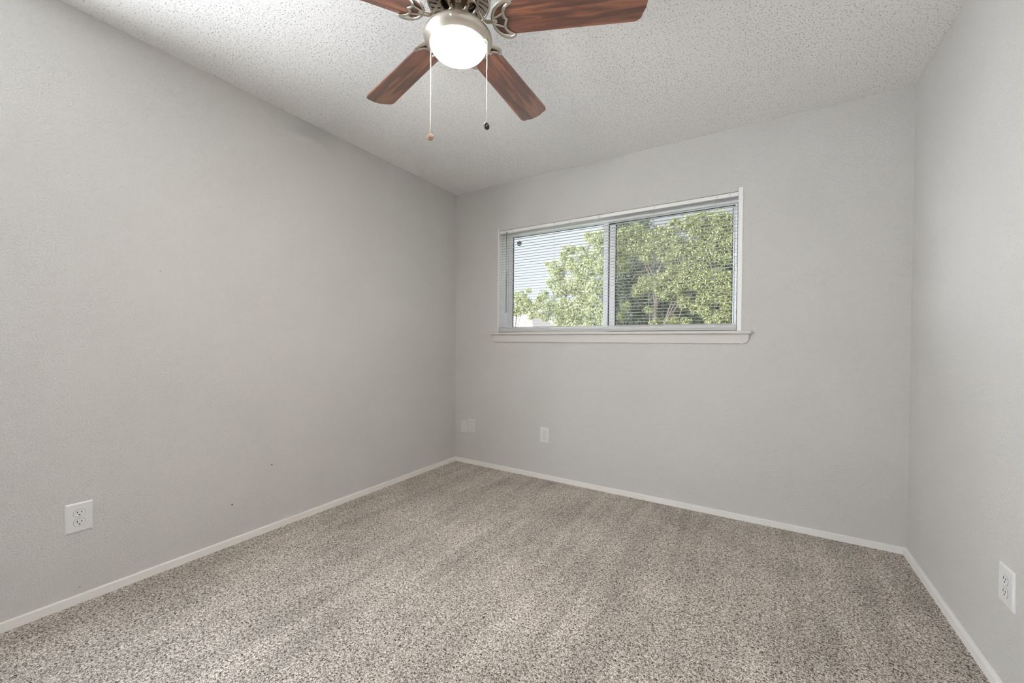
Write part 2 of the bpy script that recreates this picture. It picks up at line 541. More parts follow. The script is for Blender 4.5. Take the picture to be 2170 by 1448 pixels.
# faint two-letter mark in the middle
for b in ((-.012, -.0095, -.006, .006), (-.0095, -.006, -.001, .001), (-.006, -.0035, -.006, .006), (.001, .0035, -.006, .006), (.0035, .009, .004, .006), (.0035, .009, -.001, .001), (.007, .009, .001, .004)):
    box(st, b[0], b[1], b[2], b[3], .0008, .0016)
bmesh.ops.rotate(st, verts=st.verts, cent=(0, 0, 0), matrix=Matrix.Rotation(R(90), 3, 'X'))
bmesh.ops.translate(st, verts=st.verts, vec=(cx, .0965, cz)); loc(st, w1.location)
obj('sticker_mark', st, simple('sticker_dark', (0.05, 0.05, 0.05), .6), s)

# sill board with a rounded nose and horns, apron below with rounded lower corners
bm = bmesh.new()
prof = [(0.070, WZ0), (-0.024, WZ0), (-0.029, WZ0-.003), (-0.031, WZ0-.010), (-0.029, WZ0-.017), (-0.024, WZ0-.020), (0.0, WZ0-.020)]
def extrude_x(bm, prof, x0, x1):
    a = [bm.verts.new((x0, y, z)) for y, z in prof]; b = [bm.verts.new((x1, y, z)) for y, z in prof]
    bm.faces.new(a); bm.faces.new(b[::-1])
    for i in range(len(prof)):
        j = (i+1) % len(prof); bm.faces.new((a[i], a[j], b[j], b[i]))
extrude_x(bm, [(p[0], p[1]) for p in prof[1:]] + [(-0.0005, WZ0)], 0.405, 2.345)
extrude_x(bm, [(-0.0005, WZ0), (-0.0005, WZ0-.020), (0.070, WZ0-.020), (0.070, WZ0)], WX0, WX1)
loc(bm, w1.location); obj('window_sill', bm, M_sill, w1, smooth=True)
bm = bmesh.new()
ax0, ax1, az0, az1 = 0.432, 2.334, 1.098, WZ0-.020
rr = 0.030
pts = [(ax0, az1), (ax1, az1)] + [(ax1-rr+rr*math.cos(a), az0+rr-rr*math.sin(a)) for a in [i*PI/12 for i in range(7)]] + \
      [(ax0+.5*rr-.5*rr*math.sin(a), az0+.5*rr-.5*rr*math.cos(a)) for a in [i*PI/12 for i in range(7)]]
prism(bm, [(x, 0, z) for x, z in pts], (0, -0.0115, 0), (0, 0.0, 0))
loc(bm, w1.location); obj('window_apron', bm, M_sill, w1)

# ------------------------------------------------------------------ blind
bl = tag(empty('mini_blind', (1.37, 0.0225, 1.178)),
         'off-white mini blind with open horizontal slats hanging inside the window', 'blind')
BX0, BX1 = JL+.003, JR-.0015
YB = 0.0225
def bpart(name, bm, mat, parent=None, smooth=False):
    loc(bm, bl.location); return obj(name, bm, mat, parent or bl, smooth)
bm = bmesh.new()
box(bm, BX0, BX1, 0.008, 0.035, 2.020, 2.0445, .0015)
hr = bpart('headrail', bm, M_head)
for x in (BX0+.012, 1.18, 1.60, BX1-.012):
    bm = bmesh.new(); box(bm, x-.012, x+.012, 0.010, 0.034, 2.0443, 2.0457); bpart('mounting_bracket', bm, M_head, hr)
for x in (0.60, 0.99, 1.13, 1.36, 1.76, 2.15, 2.22):
    bm = bmesh.new(); box(bm, x-.003, x+.003, 0.0068, 0.0085, 2.026, 2.040); bpart('rail_clip', bm, M_rail, hr)
# slat: curved thin strip
def slat_mesh():
    bm = bmesh.new()
    n = 6; hw = 0.0125
    prof = []
    for i in range(n+1):
        t = -1 + 2*i/n
        prof.append((t*hw, 0.0022*(1-t*t)))
    tilt = R(3)
    P = [(y*math.cos(tilt) - z*math.sin(tilt), y*math.sin(tilt) + z*math.cos(tilt)) for y, z in prof]
    P2 = [(y, z-0.0004) for y, z in P][::-1]
    extrude_x(bm, P + P2, BX0, BX1)
    bmesh.ops.translate(bm, verts=bm.verts, vec=(-1.37, 0, 0))
    return bm
first = None
for k in range(36):
    z = 1.2235 + 0.02232*k - bl.location.z
    if first is None:
        first = obj('slat', slat_mesh(), M_slat, bl, smooth=True); first.location = (0, 0, z)
    else:
        c = first.copy(); COL.objects.link(c); c.parent = bl; c.location = (0, 0, z)
bm = bmesh.new()
extrude_x(bm, [(0.0115, 1.1825), (0.0105, 1.190), (0.0075, 1.1965), (0.0105, 1.203), (0.0115, 1.2125), (0.0335, 1.2125), (0.0335, 1.1825)], BX0+.003, BX1-.003)
br = bpart('bottom_rail', bm, M_rail)
for x in (0.587, 0.983, 1.356, 1.753, 2.138):
    bm = bmesh.new(); box(bm, x-.009, x+.009, .0065, .0115, 1.2035, 1.2145, .001); bpart('cord_button', bm, simple('clear_plastic', (.7, .72, .72), .3), br)
bm = bmesh.new()
lathe(bm, [(0, 0), (.0018, 0), (.0018, .001), (0, .001)], 10)
bmesh.ops.rotate(bm, verts=bm.verts, cent=(0, 0, 0), matrix=Matrix.Rotation(R(90), 3, 'X'))
bmesh.ops.translate(bm, verts=bm.verts, vec=(BX1-.012, .0118, 1.187)); bpart('end_screw', bm, M_gasket, br)
for x in (0.587, 0.983, 1.356, 1.753, 2.138):
    bm = bmesh.new()
    for y in (YB-.0128, YB+.0128):
        tube(bm, [(x, y, 1.212), (x, y, 2.021)], .0004, 5)
    tube(bm, [(x+.004, YB, 1.2125), (x+.004, YB, 2.021)], .0005, 5)
    bpart('ladder_cord', bm, M_cord)
bm = bmesh.new()
tube(bm, [(0.5485, 0.0035, 2.026), (0.5485, 0.0035, 2.012), (0.5488, 0.003, 1.345)], .0034, 6)
box(bm, .5450, .5520, .002, .009, 2.018, 2.032)
bpart('tilt_wand', bm, M_wand)
bm = bmesh.new()
tube(bm, smoothline([(0.569, 0.004, 2.022), (0.569, 0.003, 1.6), (0.570, 0.003, 1.34), (0.575, 0.004, 1.28), (0.585, 0.006, 1.235), (0.592, .008, 1.222)], 6), .0011, 5)
tube(bm, [(0.573, 0.004, 2.022), (0.573, 0.003, 1.34)], .0011, 5)
bpart('lift_cord', bm, M_cord)

# ------------------------------------------------------------------ wall plates
def outlet(width, height, with_recept=True):
    """flat on the XZ plane facing -Y, centre at the origin; returns builder of parts for a parent"""
    def build(root):
        bm = bmesh.new()
        w2, h2, d = width/2, height/2, .006
        a = [bm.verts.new(c) for c in ((-w2, 0, -h2), (w2, 0, -h2), (w2, 0, h2), (-w2, 0, h2))]
        m_ = [bm.verts.new(c) for c in ((-w2, -.002, -h2), (w2, -.002, -h2), (w2, -.002, h2), (-w2, -.002, h2))]
        i = .0055
        b = [bm.verts.new(c) for c in ((-w2+i, -d, -h2+i), (w2-i, -d, -h2+i), (w2-i, -d, h2-i), (-w2+i, -d, h2-i))]
        bm.faces.new(b); bm.faces.new(a[::-1])
        for k in range(4):
            l = (k+1) % 4
            bm.faces.new((a[k], a[l], m_[l], m_[k])); bm.faces.new((m_[k], m_[l], b[l], b[k]))
        pl = obj('cover_plate', bm, M_plate if with_recept else M_blank, root)
        if not with_recept:
            for z in (-.030, .030):
                bm = bmesh.new(); lathe(bm, [(0, 0), (.003, 0), (.0025, .0012), (0, .0014)], 12)
                bmesh.ops.rotate(bm, verts=bm.verts, cent=(0, 0, 0), matrix=Matrix.Rotation(R(90), 3, 'X'))
                bmesh.ops.translate(bm, verts=bm.verts, vec=(0, -d, z)); obj('screw', bm, M_blank, root, True)
            return
        bm = bmesh.new(); lathe(bm, [(0, 0), (.0032, 0), (.0028, .0012), (0, .0014)], 12)
        bmesh.ops.rotate(bm, verts=bm.verts, cent=(0, 0, 0), matrix=Matrix.Rotation(R(90), 3, 'X'))
        bmesh.ops.translate(bm, verts=bm.verts, vec=(0, -d, 0)); obj('screw', bm, M_plate, root, True)
        for zc in (-.0195, .0195):
            def face(rx, hz, n=28):
                o_ = []
                for k in range(n):
                    t = 2*PI*k/n
                    x = rx*math.cos(t); z = rx*math.sin(t)
                    o_.append((x, max(-hz, min(hz, z))))
                return o_
            bm = bmesh.new()
            prism(bm, [(x, 0, zc+z) for x, z in face(.0180, .0146)], (0, -d-.0004, 0), (0, -d+.0005, 0))
            gap = obj('receptacle_gap', bm, simple('gap_shadow_grey', (.22, .22, .22), .8), root)
            bm = bmesh.new()
            prism(bm, [(x, 0, zc+z) for x, z in face(.0171, .0137)], (0, -d-.0016, 0), (0, -d+.0004, 0))
            rc = obj('receptacle', bm, M_recept, root)
            gap.parent = rc
            for x, w_, h_ in ((-.0063, .0012, .0042), (.0063, .0012, .0034)):
                bm = bmesh.new(); box(bm, x-w_, x+w_, -d-.0020, -d-.0012, zc+.0035-h_, zc+.0035+h_); obj('slot', bm, M_slot, rc)
            bm = bmesh.new()
            q = [(.0026*math.cos(t), .0026*math.sin(t)) for t in [i*PI/6 for i in range(0, 7)]] + [(-.0026, -.0022), (.0026, -.0022)]
            prism(bm, [(x, 0, zc-.0075-z) for x, z in q], (0, -d-.0020, 0), (0, -d-.0012, 0)); obj('slot', bm, M_slot, rc)
    return build

def place_plate(name, locn, rz, width, height, label, cat, group=None, recept=True, roll=0):
    r = empty(name, locn, rz); r.rotation_euler = (0, roll, rz)
    tag(r, label, cat, group); outlet(width, height, recept)(r); return r
place_plate('electrical_outlet', (0.0, -2.382, 0.3545), R(90), .080, .122, 'white duplex outlet low on the left wall, largest in view', 'outlet', 'wall outlets')
place_plate('electrical_outlet', (0.9285, 0.0, 0.351), 0, .078, .124, 'small white duplex outlet on the window wall below the left end of the window', 'outlet', 'wall outlets')
place_plate('electrical_outlet', (W, -0.990, 0.346), R(-90), .090, .122, 'white duplex outlet on the right wall seen nearly edge-on', 'outlet', 'wall outlets')
place_plate('blank_wall_plate', (0.1035, -0.0003, 0.3235), 0, .078, .120, 'blank white wall plate next to the left corner, the left one of the pair', 'wall plate', 'blank plates near the corner', False, R(-0.5))
place_plate('blank_wall_plate', (0.1885, -0.0003, 0.3380), 0, .086, .120, 'blank white wall plate tilted beside its twin, the one farther from the corner', 'wall plate', 'blank plates near the corner', False, R(1.5))

# ------------------------------------------------------------------ ceiling fan
FC = Vector((1.462, -1.7275, 2.44))
fan = tag(empty('ceiling_fan', FC), 'ceiling fan with five walnut blades, nickel fittings and a lit frosted glass bowl', 'ceiling fan')
def fz(z): return z - FC.z
# housing: ceiling drum, flared vented skirt
bm = bmesh.new()
lathe(bm, [(0.0, fz(2.44)), (0.085, fz(2.44)), (0.088, fz(2.42)), (0.092, fz(2.37)), (0.104, fz(2.335)), (0.1125, fz(2.318)), (0.114, fz(2.308)), (0.1115, fz(2.301)), (0.107, fz(2.300)), (0.1045, fz(2.304))], 72)
hous = obj('motor_housing', bm, M_nickel, fan, True)
bm = bmesh.new()
n = 34
n = 28
for i in range(n):            # swept ribs between the slots
    a0 = 2*PI*i/n
    path = []
    for k in range(5):
        t = k/4
        r = .069 + (.1055-.069)*t
        a = a0 + .22*t
        path.append((r*math.cos(a), r*math.sin(a), fz(2.309 - .004*t)))
    tube(bm, path, [.0046, .0056, .0066, .0076, .0086], 6, .35)
lathe(bm, [(.064, fz(2.308)), (.066, fz(2.304)), (.071, fz(2.304)), (.073, fz(2.310)), (.066, fz(2.313))], 64, close=True)
obj('vent_grille', bm, M_nickel, hous, True)
bm = bmesh.new()
lathe(bm, [(.100, fz(2.325)), (.070, fz(2.330)), (.060, fz(2.345)), (0.0, fz(2.345))], 40)
obj('motor', bm, M_nickeld, hous, True)
bm = bmesh.new()
lathe(bm, [(0.0, fz(2.345)), (.052, fz(2.345)), (.055, fz(2.325)), (.050, fz(2.318)), (.020, fz(2.315)), (.0, fz(2.315))], 40)
obj('flywheel', bm, simple('bronze_flywheel', (.22, .14, .08), .4, .9), hous, True)
bm = bmesh.new()
lathe(bm, [(0, fz(2.32)), (.0125, fz(2.32)), (.0125, fz(2.262)), (.0135, fz(2.258)), (.0135, fz(2.205)), (0, fz(2.205))], 24)
obj('centre_stem', bm, M_nickel, fan, True)

PITCH = R(11.0)
ZB = 2.222
def blade_frame(azim):
    """matrix from blade space (x radial, y sideways, z up) to fan space"""
    return Matrix.Translation((0, 0, fz(ZB))) @ Matrix.Rotation(azim, 4, 'Z') @ Matrix.Rotation(-PITCH, 4, 'X')
def blade_mesh():
    bm = bmesh.new()
    o_ = []
    # rounded root
    for k in range(9):
        t = PI/2 + PI*k/8
        o_.append((.174 + .046*math.cos(t), .0555*math.sin(t)))
    # tip: nearly square with rounded corners, slightly bowed
    rc = .024
    xt, hw = .650, .0682
    o_.append((.40, -.0615))
    for k in range(5):
        t = -PI/2 + (PI/2)*k/4
        o_.append((xt-.014-rc + rc*math.cos(t)*1.1, -hw+rc + rc*math.sin(t)))
    for k in range(1, 4):
        y = (-hw+rc) + (2*hw-2*rc)*k/4
        o_.append((xt-.010 + .010*(1-(y/.045)**2), y))
    for k in range(5):
        t = (PI/2)*k/4
        o_.append((xt-.014-rc + rc*math.cos(t)*1.1, hw-rc + rc*math.sin(t)))
    o_.append((.40, .0615))
    prism(bm, [(x, y, 0) for x, y in o_], (0, 0, 0), (0, 0, .0055))
    return bm
def iron_mesh():
    """crescent bracket with three windows under the blade root and its arm to the flywheel"""
    bm = bmesh.new()
    z = -.0035
    Fl = .55
    outer = [(.200, .058), (.186, .0645), (.168, .060), (.150, .048), (.137, .030), (.131, .010), (.131, -.010), (.137, -.030), (.150, -.048), (.168, -.060), (.186, -.0645), (.200, -.058)]
    ol = smoothline([(x-.004, y, z) for x, y in outer], 4)
    tube(bm, ol, [.0050 + .0022*min(1, abs(p.y)/.055)**4 for p in ol], 8, Fl)
    inn = [(.200, .058), (.187, .050), (.175, .038), (.170, .022), (.174, .008), (.181, 0)]
    for s in (1, -1):
        tube(bm, smoothline([(x-.004, s*y, z) for x, y in inn], 4), .0052, 8, Fl)
        tube(bm, [(.128, s*.011, z), (.146, s*.016, z), (.167, s*.026, z)], .0034, 8, .7)
        # horn tips
        bmesh.ops.create_uvsphere(bm, u_segments=8, v_segments=6, radius=.0070, matrix=Matrix.Translation((.196, s*.058, z)) @ Matrix.Diagonal((1, 1, .6, 1)))
    tube(bm, [(.128, 0, z), (.142, 0, z)], [.011, .006], 8, .4)
    return bm
def arm_mesh():
    bm = bmesh.new()
    z0 = 2.306 - ZB
    path = smoothline([(.034, 0, z0), (.052, 0, z0-.002), (.066, 0, z0-.016), (.080, 0, z0-.050), (.098, 0, z0-.080), (.115, 0, -.002), (.134, 0, -.0035)], 4)
    tube(bm, path, [.0085]*len(path), 10, .42)
    tube(bm, [(.030, -.016, z0+.002), (.040, 0, z0), (.030, .016, z0+.002)], .006, 8, .5)
    return bm
bl_me = ir_me = ar_me = sc_me = None
for i, azd in enumerate((21.5, 93.5, 165.5, 237.5, 309.5)):
    az = R(azd)
    if i == 0:
        b_ = obj('blade', blade_mesh(), M_wood, fan)
        i_ = obj('blade_bracket', iron_mesh(), M_nickel, fan, True, 50)
        a_ = obj('bracket_arm', arm_mesh(), M_nickelrefl, i_, True, 50)
        bm = bmesh.new()
        lathe(bm, [(0, -.0045), (.003, -.004), (.0042, -.001), (.0042, .001), (0, .001)], 12, (.031, -.016, 2.303-ZB))
        s2_ = obj('mounting_screw', bm, M_nickel, i_, True)
        bm = bmesh.new()
        lathe(bm, [(0, -.0045), (.003, -.004), (.0042, -.001), (.0042, .001), (0, .001)], 12, (.031, .016, 2.303-ZB))
        s_ = obj('mounting_screw', bm, M_nickel, i_, True)
        first_set = (b_, i_, a_, s_, s2_)
    else:
        b_, i_, a_, s_, s2_ = [o.copy() for o in first_set]
        for o in (b_, i_, a_, s_, s2_): COL.objects.link(o)
        b_.parent = fan; i_.parent = fan; a_.parent = i_; s_.parent = i_; s2_.parent = i_
    Mx = blade_frame(az)
    b_.matrix_local = Mx
    i_.matrix_local = Mx
    flat = Matrix.Translation((0, 0, fz(ZB))) @ Matrix.Rotation(az, 4, 'Z')
    a_.matrix_local = Mx.inverted() @ flat
    s_.matrix_local = Mx.inverted() @ flat
    s2_.matrix_local = Mx.inverted() @ flat

# light kit
lk = bpy.data.objects.new('light_kit', None)
bm = bmesh.new()
lathe(bm, [(0.0, fz(2.218)), (.055, fz(2.218)), (.082, fz(2.210)), (.101, fz(2.198)), (.115, fz(2.184)), (.1205, fz(2.175)), (.1215, fz(2.170)), (.120, fz(2.164)), (.114, fz(2.158)), (.107, fz(2.152)), (.1000, fz(2.146)), (.0980, fz(2.147)), (.0980, fz(2.160)), (.0, fz(2.162))], 96)
pan = obj('light_pan', bm, simple('satin_nickel', (0.62, 0.57, 0.50), 0.36, 1.0), fan, True, 40)
bm = bmesh.new()
prof = [(.0970, 2.158), (.0970, 2.147)]
for k in range(1, 11):
    t = (PI/2)*k/10
    prof.append((.0970*math.cos(t), 2.147 - .041*math.sin(t)))
prof[-1] = (0.0, prof[-1][1])
lathe(bm, [(r, fz(z)) for r, z in prof], 72)
obj('glass_bowl', bm, M_bowl, fan, True)
for a in (R(-62), R(58), R(178)):
    bm = bmesh.new()
    lathe(bm, [(0, -.006), (.0035, -.006), (.0042, -.003), (.0035, 0), (.0016, .001), (.0016, .014), (0, .014)], 12)
    bmesh.ops.rotate(bm, verts=bm.verts, cent=(0, 0, 0), matrix=Matrix.Rotation(R(-90), 3, 'Y'))
    bmesh.ops.rotate(bm, verts=bm.verts, cent=(0, 0, 0), matrix=Matrix.Rotation(a, 3, 'Z'))
    bmesh.ops.translate(bm, verts=bm.verts, vec=(.122*math.cos(a), .122*math.sin(a), fz(2.1635)))
    obj('thumb_screw', bm, M_nickel, pan, True)
def chain(x, y, z1, tilt, mat, zcon):
    bm = bmesh.new()
    lathe(bm, [(0, .004), (.0035, .003), (.0035, -.003), (.0022, -.004), (0, -.004)], 10, (x, y, fz(2.150)))
    z = 2.146
    tube(bm, [(x, y, fz(2.146)), (x, y, fz(z1+.010))], .00045, 5)
    while z > z1 + .011:
        lathe(bm, [(0, .0011), (.0010, .0006), (.0012, 0), (.0010, -.0006), (0, -.0011)], 6, (x, y, fz(z)))
        z -= .0034
    c = obj('pull_chain', bm, M_chain, fan, True)
    bm = bmesh.new()
    lathe(bm, [(0, .005), (.0017, .004), (.0017, -.004), (0, -.005)], 8, (x, y, fz(zcon)))
    obj('chain_coupling', bm, M_darkfob if mat is M_darkfob else M_copper, c, True)
    bm = bmesh.new()
    Lp = [(0, -.0035), (.0095, -.0035), (.0115, -.0025), (.0122, 0), (.0115, .0025), (.0095, .0035), (.0082, .0020), (.0, .0020)]
    lathe(bm, Lp, 28)
    tube(bm, [(.0125, 0, 0), (.0145, .0, 0)], .0015, 6)
    # raised relief on both faces
    tube(bm, [(-.004, -.004, .0026), (.003, -.003, .0030), (.004, .004, .0026)], .0012, 6)
    tube(bm, [(-.004, -.004, -.0040), (.003, .0, -.0042), (-.002, .005, -.0040)], .0011, 6)
    Mt = Matrix.Translation((x, y, fz(z1))) @ tilt
    bmesh.ops.transform(bm, matrix=Mt, verts=bm.verts)
    obj('chain_fob', bm, mat, c, True)
t1 = Matrix.Rotation(R(-38), 4, 'Z') @ Matrix.Rotation(R(-90), 4, 'Y') @ Matrix.Rotation(R(22), 4, 'Y')
chain(-.102, -.033, 1.838, Matrix.Rotation(R(-58), 4, 'Z') @ Matrix.Rotation(R(-78), 4, 'Y'), M_copper, 1.995)
chain(.104, .031, 1.851, Matrix.Rotation(R(-12), 4, 'Z') @ Matrix.Rotation(R(-90), 4, 'Y'), M_darkfob, 2.040)

# ------------------------------------------------------------------ outside
slab('ground', -60, 60, T+0.6, 120, -3.3, -3.1, M_grass)

def leaves(name, blobs, dens, L, mat, parent, seed, extra=()):
    rng = np.random.default_rng(seed)
    C_, U_, V_, S_ = [], [], [], []
    for (x, y, z, r) in blobs:
        n_ = int(dens * r * r)
        d = rng.normal(size=(n_, 3)); d /= np.linalg.norm(d, axis=1)[:, None]
        rad = r * (0.45 + 0.65*rng.random(n_)**0.6)
        # sub clusters so the crown shows sprays of leaflets
        k = max(6, int(r*r*90))
        cd = rng.normal(size=(k, 3)); cd /= np.linalg.norm(cd, axis=1)[:, None]
        cc = cd * (r*(0.55+0.5*rng.random(k)))[:, None]
        idx = rng.integers(0, k, n_)
        pos = np.where((rng.random(n_) < 0.6)[:, None], cc[idx] + rng.normal(size=(n_, 3))*r*0.16, d*rad[:, None])
        pos[:, 2] *= 0.9
        C_.append(pos + np.array([x, y, z]))
        ax = d*0.5 + rng.normal(size=(n_, 3))*0.55 + np.array([0, 0, -0.75])
        ax /= np.linalg.norm(ax, axis=1)[:, None]
        nn = d*0.6 + np.array([0, -0.25, 0.7]) + rng.normal(size=(n_, 3))*0.45
        sd = np.cross(ax, nn); sd /= (np.linalg.norm(sd, axis=1)[:, None] + 1e-9)
        U_.append(ax); V_.append(sd)
        S_.append(np.clip(rng.normal(0.45, 0.25, n_), 0, 1))
    C_, U_, V_, S_ = map(np.concatenate, (C_, U_, V_, S_))
    n_ = len(C_)
    ln = L*(0.65 + 0.7*rng.random(n_))[:, None]
    wd = ln*0.19
    nrm = np.cross(V_, U_)
    p0 = C_; p1 = C_ + U_*ln*0.45 + V_*wd - nrm*wd*0.35; p2 = C_ + U_*ln - nrm*ln*0.12; p3 = C_ + U_*ln*0.45 - V_*wd - nrm*wd*0.35
    co = np.stack([p0, p1, p2, p3], axis=1).reshape(-1, 3)
    me = bpy.data.meshes.new(name)
    me.vertices.add(n_*4)
    me.vertices.foreach_set('co', co.astype(np.float32).ravel())
    base = np.arange(n_)[:, None]*4
    tri = np.concatenate([base + [0, 1, 2], base + [0, 2, 3]], axis=1).reshape(-1)
    me.loops.add(n_*6)
    me.loops.foreach_set('vertex_index', tri.astype(np.int32))
    me.polygons.add(n_*2)
    me.polygons.foreach_set('loop_start', (np.arange(n_*2)*3).astype(np.int32))
    me.polygons.foreach_set('loop_total', np.full(n_*2, 3, np.int32))
    me.update(calc_edges=True)
    a = me.attributes.new('shade', 'FLOAT', 'POINT')
    a.data.foreach_set('value', np.repeat(S_, 4).astype(np.float32))
    return link_mesh(name, me, mat, parent)

def tree(name, label, base, top, r0, blobs, dens, L, mat, seed, group='trees outside the window', nbr=7):
    root = tag(empty(name, base), label, 'tree', group)
    rng = random.Random(seed)
    b = Vector(base); t = Vector(top)
    bm = bmesh.new()
    mid = b.lerp(t, .5) + Vector((rng.uniform(-.2, .2), rng.uniform(-.2, .2), 0))
    tr = smoothline([b, b.lerp(mid, .5), mid, t], 5)
    tube(bm, [p - b for p in tr], [r0*(1 - .72*i/(len(tr)-1)) for i in range(len(tr))], 12)
    obj('trunk', bm, M_bark, root, True)
    picks = blobs[::max(1, len(blobs)//nbr)]
    for (x, y, z, r) in picks:
        e = Vector((x, y, z))
        f = min(.95, max(.25, (e.z - b.z)/(t.z - b.z + 1e-6) - .22))
        s = tr[int(f*(len(tr)-1))]
        bm = bmesh.new()
        c1 = s.lerp(e, .5) + Vector((rng.uniform(-.15, .15), rng.uniform(-.1, .1), .12))
        q = smoothline([s, c1, e], 5)
        tube(bm, [p - b for p in q], [r0*.20*(1-.85*i/(len(q)-1)) + .003 for i in range(len(q))], 7)
        obj('branch', bm, M_bark, root, True)
    fo = leaves('foliage', [(x-b.x, y-b.y, z-b.z, r) for x, y, z, r in blobs], dens, L, mat, root, seed)
    return root
BLOB_A = [(-1.77, 8.0, 4.09, 0.2), (-1.53, 8.0, 4.13, 0.21), (-2.47, 8.0, 3.86, 0.17), (-2.58, 8.0, 3.71, 0.14), (-2.02, 8.0, 3.72, 0.2), (-1.53, 8.0, 3.73, 0.24), (-2.98, 8.0, 3.44, 0.2), (-2.85, 8.0, 3.17, 0.26), (-2.62, 8.0, 3.43, 0.22), (-2.27, 8.0, 3.4, 0.28), (-1.87, 8.0, 3.3, 0.33), (-1.45, 8.0, 3.26, 0.27), (-3.03, 8.0, 2.9, 0.17), (-2.69, 8.0, 2.74, 0.28), (-2.23, 8.0, 2.85, 0.34), (-1.73, 8.0, 2.74, 0.35), (-1.4, 8.0, 2.66, 0.24), (-3.32, 8.0, 2.56, 0.17), (-3.48, 8.0, 2.35, 0.17), (-3.08, 8.0, 2.26, 0.26), (-2.6, 8.0, 2.17, 0.34), (-2.08, 8.0, 2.15, 0.36), (-1.58, 8.0, 2.13, 0.35), (-3.23, 8.0, 1.91, 0.17), (-2.75, 8.0, 1.76, 0.25), (-2.3, 8.0, 1.68, 0.28), (-1.78, 8.0, 1.63, 0.27), (-1.37, 8.0, 1.73, 0.24), (-2.37, 8.0, 1.91, 0.22)]
BLOB_B = [(-3.69, 7.0, 2.48, 0.14), (-3.5, 7.0, 2.43, 0.16), (-3.31, 7.0, 2.25, 0.16), (-3.59, 7.0, 2.2, 0.19), (-3.34, 7.0, 2.05, 0.16), (-3.09, 7.0, 2.08, 0.13), (-3.62, 7.0, 1.97, 0.14), (-3.18, 7.0, 1.87, 0.11), (-3.25, 7.0, 2.59, 0.08), (-2.94, 7.0, 1.91, 0.11)]
BLOB_C = [(-1.07, 8.6, 4.21, 0.25), (-1.1, 8.6, 3.8, 0.22), (-1.14, 8.6, 3.4, 0.25), (-0.7, 8.6, 4.29, 0.24), (-0.31, 8.6, 4.11, 0.21), (-0.7, 8.6, 3.89, 0.27), (-0.37, 8.6, 3.72, 0.26), (0.01, 8.6, 4.06, 0.26), (0.38, 8.6, 4.27, 0.23), (-0.05, 8.6, 3.81, 0.23), (0.32, 8.6, 3.9, 0.26), (0.14, 8.6, 3.53, 0.23), (-0.36, 8.6, 3.52, 0.16), (0.73, 8.6, 4.34, 0.25), (1.07, 8.6, 4.35, 0.27), (1.41, 8.6, 4.3, 0.27), (1.68, 8.6, 4.2, 0.24), (0.5, 8.6, 3.62, 0.25), (0.97, 8.6, 3.94, 0.3), (1.36, 8.6, 3.89, 0.29), (1.68, 8.6, 3.72, 0.24), (0.86, 8.6, 3.58, 0.22), (1.2, 8.6, 3.48, 0.27), (1.58, 8.6, 3.38, 0.24), (0.33, 8.6, 3.13, 0.2), (0.69, 8.6, 3.16, 0.23), (1.03, 8.6, 3.06, 0.25), (0.21, 8.6, 2.88, 0.23), (0.57, 8.6, 2.79, 0.25), (-0.55, 8.6, 2.65, 0.19), (-0.33, 8.6, 2.79, 0.26), (-0.04, 8.6, 2.8, 0.26), (-0.61, 8.6, 2.52, 0.13), (0.15, 8.6, 2.56, 0.28), (0.4, 8.6, 2.61, 0.26), (0.75, 8.6, 2.84, 0.3), (1.09, 8.6, 2.75, 0.32), (1.43, 8.6, 2.79, 0.32), (1.7, 8.6, 2.65, 0.29), (1.54, 8.6, 2.42, 0.29), (1.75, 8.6, 2.17, 0.26), (1.21, 8.6, 2.38, 0.25), (1.65, 8.6, 1.81, 0.24), (1.44, 8.6, 1.7, 0.27), (0.99, 8.6, 2.08, 0.2), (0.64, 8.6, 2.22, 0.18), (1.16, 8.6, 1.95, 0.17), (-0.95, 8.6, 2.15, 0.14), (-1.08, 8.6, 1.89, 0.14), (0.29, 8.6, 1.72, 0.15), (0.65, 8.6, 1.65, 0.15), (-0.15, 8.6, 1.7, 0.13), (-0.28, 8.6, 2.06, 0.11)]
BLOB_D = [(-2.55, 13.0, 5.42, 0.72), (-1.71, 13.0, 5.31, 0.7), (1.26, 13.0, 4.92, 0.63), (-2.54, 13.0, 4.57, 0.72), (-1.7, 13.0, 4.48, 0.7), (-0.9, 13.0, 4.4, 0.68), (-0.14, 13.0, 4.32, 0.67), (0.58, 13.0, 4.24, 0.65), (1.27, 13.0, 4.17, 0.63), (-2.53, 13.0, 3.72, 0.72), (-1.69, 13.0, 3.65, 0.7), (-0.89, 13.0, 3.59, 0.68), (-0.13, 13.0, 3.53, 0.67), (0.59, 13.0, 3.48, 0.65), (1.28, 13.0, 3.42, 0.63), (-2.52, 13.0, 2.86, 0.72), (-1.68, 13.0, 2.82, 0.7), (-0.88, 13.0, 2.78, 0.68), (-0.12, 13.0, 2.74, 0.67), (0.6, 13.0, 2.71, 0.65), (1.29, 13.0, 2.67, 0.63), (-2.51, 13.0, 2.0, 0.72), (-1.67, 13.0, 1.99, 0.7), (-0.87, 13.0, 1.97, 0.68), (-0.11, 13.0, 1.95, 0.67), (0.61, 13.0, 1.94, 0.65), (1.3, 13.0, 1.92, 0.63), (-3.63, 13.0, 3.21, 0.59), (-4.25, 13.0, 2.44, 0.5), (-3.31, 13.0, 2.22, 0.59), (-5.02, 13.0, 2.37, 0.41)]
